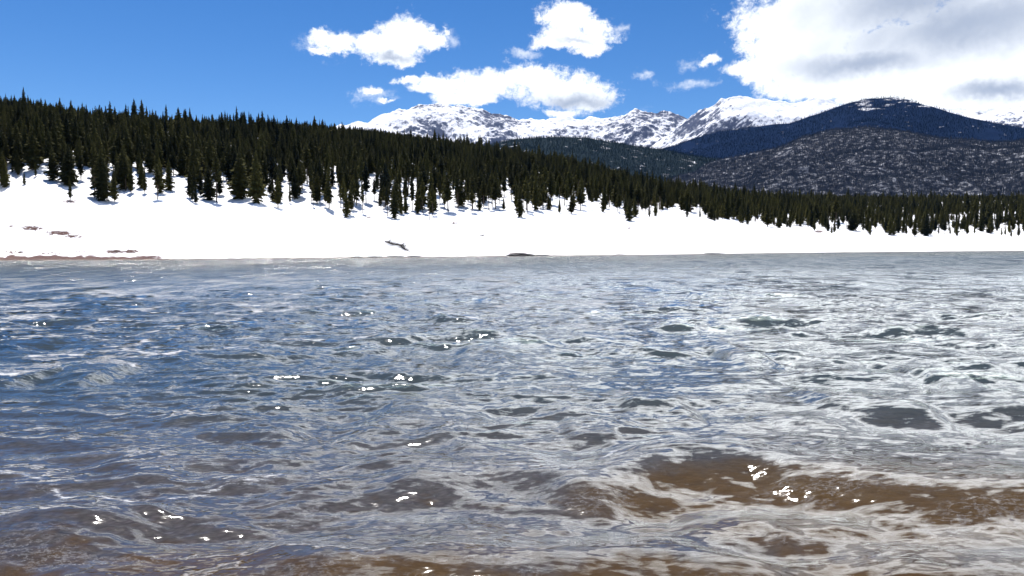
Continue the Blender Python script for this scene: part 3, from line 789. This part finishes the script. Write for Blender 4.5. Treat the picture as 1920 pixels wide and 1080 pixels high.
m_twig, t, out = mat('willow_twig'); pbr(t, out, t.mix(t.noise(geo_pos(t), 4, 3), (0.06, 0.022, 0.022), (0.20, 0.09, 0.075)), 0.8, 0.2)
m_dark, t, out = mat('dead_wood'); pbr(t, out, t.mix(t.noise(geo_pos(t), 5, 3), (0.02, 0.018, 0.018), (0.075, 0.06, 0.055)), 0.85, 0.1)
def shrub(px, py, wpx, hpx, label, seed, group=None, m=None, n=46):
    p = ground(px, py); s = p.length / F
    me = twigs('willow_shrub', n, hpx * s, wpx * s / 2, seed, .6); me.materials.append(m or m_twig)
    tag(link('willow_shrub', me, loc=p), label, 'shrub', group)
for args in [
    (64, 427, 26, 5, 'dark reddish shrub at the start of the slanting streak on the left bank', 1),
    (112, 437, 28, 5, 'purplish shrub halfway down the slanting streak on the left bank', 2),
    (138, 444, 22, 4, 'sparse shrub at the low end of the slanting streak', 3),
    (132, 379, 22, 6, 'reddish bush on snow below a small lone conifer', 4),
    (42, 474, 22, 5, 'dark low bush just above the waterline at the left edge', 5),
    (92, 476, 22, 3, 'low twiggy bush on the bank between two darker ones', 6),
    (218, 473, 24, 6, 'black twiggy shrub on the low bank, left of a red one', 7),
    (244, 473, 26, 6, 'red twiggy shrub on the low bank beside a black one', 8),
    (283, 484, 36, 5, 'red-brown shrub at the water edge where the dark strip ends', 9),
    (690, 409, 14, 8, 'small thin shrub standing in the broad snowy gap', 10),
    (852, 421, 16, 6, 'dark bush on snow below the middle forest', 11),
    (903, 443, 12, 9, 'small isolated brown bush on the open snowbank', 12),
    (1178, 429, 12, 6, 'brown stick-like bush at the tip of a blue tree shadow', 13),
    (1535, 436, 16, 6, 'dark red bush at the forest edge on the right', 14),
    (1112, 424, 10, 2, 'tiny twig tuft on the snow below the middle forest', 15),
    (1164, 478, 28, 3, 'dark low bush at the water edge right of the black rocks', 16),
    (528, 390, 28, 5, 'brown brush at the forest edge in the left stretch', 17),
    (866, 463, 10, 2, 'tiny twig tuft on the lower snowbank above the rocks', 18)]:
    shrub(args[0], args[1], args[2], args[3], args[4], args[5], m=(m_dark if args[5] in (5, 7, 11, 12, 16) else m_twig))

def fallen_tree(pts, rad0, label):
    W_ = [ground(*p) for p in pts]; org = W_[0].copy(); g = random.Random(4)
    def tube(path, r0, r1):
        V, Q = [], []
        for i, p in enumerate(path):
            f_ = i / (len(path) - 1); rr_ = r0 + (r1 - r0) * f_
            for k in range(6): V.append((p.x + .2 * rr_ * math.cos(k * 1.047), p.y + rr_ * math.cos(k * 1.047), p.z + rr_ * math.sin(k * 1.047)))
        for i in range(len(path) - 1):
            for k in range(6): Q.append((i * 6 + k, i * 6 + (k + 1) % 6, (i + 1) * 6 + (k + 1) % 6, (i + 1) * 6 + k))
        return V, Q
    root = bpy.data.objects.new('fallen_tree', None); col.objects.link(root); root.location = org
    tag(root, label, 'fallen tree')
    path = []
    for p, q in zip(W_[:-1], W_[1:]):
        for s in range(6):
            c = p.lerp(q, s / 6); path.append(c - org + Vector((0, g.uniform(-.15, .15), .3)))
    path.append(W_[-1] - org + Vector((0, 0, .1)))
    V, Q = tube(path, rad0, rad0 * .35); link('trunk', mesh_np('trunk', np.array(V), np.array(Q), [m_dark]), root)
    V, Q = [], []
    for c in path[2:-4]:
        for k in range(18):
            d = Vector((g.uniform(-.8, .8), g.uniform(-1, 1), g.uniform(.1, 1))).normalized(); ln = g.uniform(.5, 2.0)
            v, q = tube([c, c + d * ln * .5, c + d * ln + Vector((0, 0, -.2))], .05, .02)
            b = len(V); V += v; Q += [tuple(i + b for i in f_) for f_ in q]
    link('branches', mesh_np('branches', np.array(V), np.array(Q), [m_dark]), root)
fallen_tree([(722, 455), (735, 460), (752, 463), (758, 470), (776, 477)], .18, 'dark fallen tree lying down the snowbank towards the water')

m_rock, t, out = mat('shore_rock'); pos = geo_pos(t)
pbr(t, out, t.mix(t.noise(pos, 1.5, 5), (0.02, 0.02, 0.022), (0.09, 0.085, 0.08)), 0.8, 0.2, bump(t, t.noise(pos, 3, 5), .8, .2))
def rock(px, py, wpx, hpx, label, seed, group=None):
    p = ground(px, py); s = p.length / F
    import bmesh
    bm = bmesh.new(); bmesh.ops.create_icosphere(bm, subdivisions=4, radius=1)
    co = np.array([v.co for v in bm.verts])
    n_ = fbm(co[:, 0] * 1.3 + seed * 5, co[:, 1] * 1.3 + co[:, 2] * 1.7, 4, .55)
    for v, k in zip(bm.verts, n_):
        c = v.co * (1 + .45 * k); v.co = Vector((round(c.x * 5) / 5 * .35 + c.x * .65, c.y, c.z)); v.co.x *= wpx * s / 2; v.co.y *= wpx * s / 3; v.co.z *= hpx * s
    me = bpy.data.meshes.new('shore_rock'); bm.to_mesh(me); bm.free(); me.materials.append(m_rock)
    tag(link('shore_rock', me, loc=(p.x, p.y, max(p.z, 0) - .02)), label, 'rock', group)
rock(972, 479.2, 40, 4.2, 'largest black rock at the waterline in mid picture', 1)
rock(958, 479.8, 18, 2.6, 'small dark stone touching the left foot of the largest rock', 2)
rock(992, 479.6, 22, 3.2, 'dark stone just right of the largest rock at the waterline', 3)
rock(1014, 479.6, 30, 1.6, 'low flat stone ending the row right of the largest rock', 4)
for k, (x, y, w, h_) in enumerate([(668, 481.9, 22, 1.2), (702, 482.4, 30, 1.6), (740, 481.8, 34, 1.8), (776, 481.2, 26, 1.6)]):
    rock(x, y, w, h_, ['flat stone, first of the waterline row below the fallen tree', 'flat stone, second of the row below the fallen tree', 'longest flat stone of the row below the fallen tree', 'flat stone at the foot of the fallen tree'][k], 10 + k)
rock(1330, 475.6, 50, 1.2, 'long thin dark ledge at the waterline on the right', 20)

# ------------------------------------------------------------------ haze
def haze():
    m = bpy.data.materials.new('haze'); m.use_nodes = True; t = NT(m.node_tree); t.n.clear()
    o_ = t.new('ShaderNodeOutputMaterial'); v = t.new('ShaderNodeVolumePrincipled')
    v.inputs['Color'].default_value = (0.24, 0.50, 1.0, 1); v.inputs['Density'].default_value = 0.85e-5
    v.inputs['Anisotropy'].default_value = 0.0
    t.l.new(v.outputs[0], o_.inputs['Volume'])
    x0, x1, y0, y1, z0, z1 = -31000, 31000, -31000, 31000, -11, 1960
    V = np.array([(x, y, z) for x in (x0, x1) for y in (y0, y1) for z in (z0, z1)], float)
    Q = np.array([(0, 1, 3, 2), (4, 6, 7, 5), (0, 4, 5, 1), (2, 3, 7, 6), (0, 2, 6, 4), (1, 5, 7, 3)])
    me = mesh_np('haze', V, Q, [m], smooth_=False)
    tag(link('haze', me), label='thin blue mountain air', kind='stuff')
HAZE = True
if HAZE: haze()
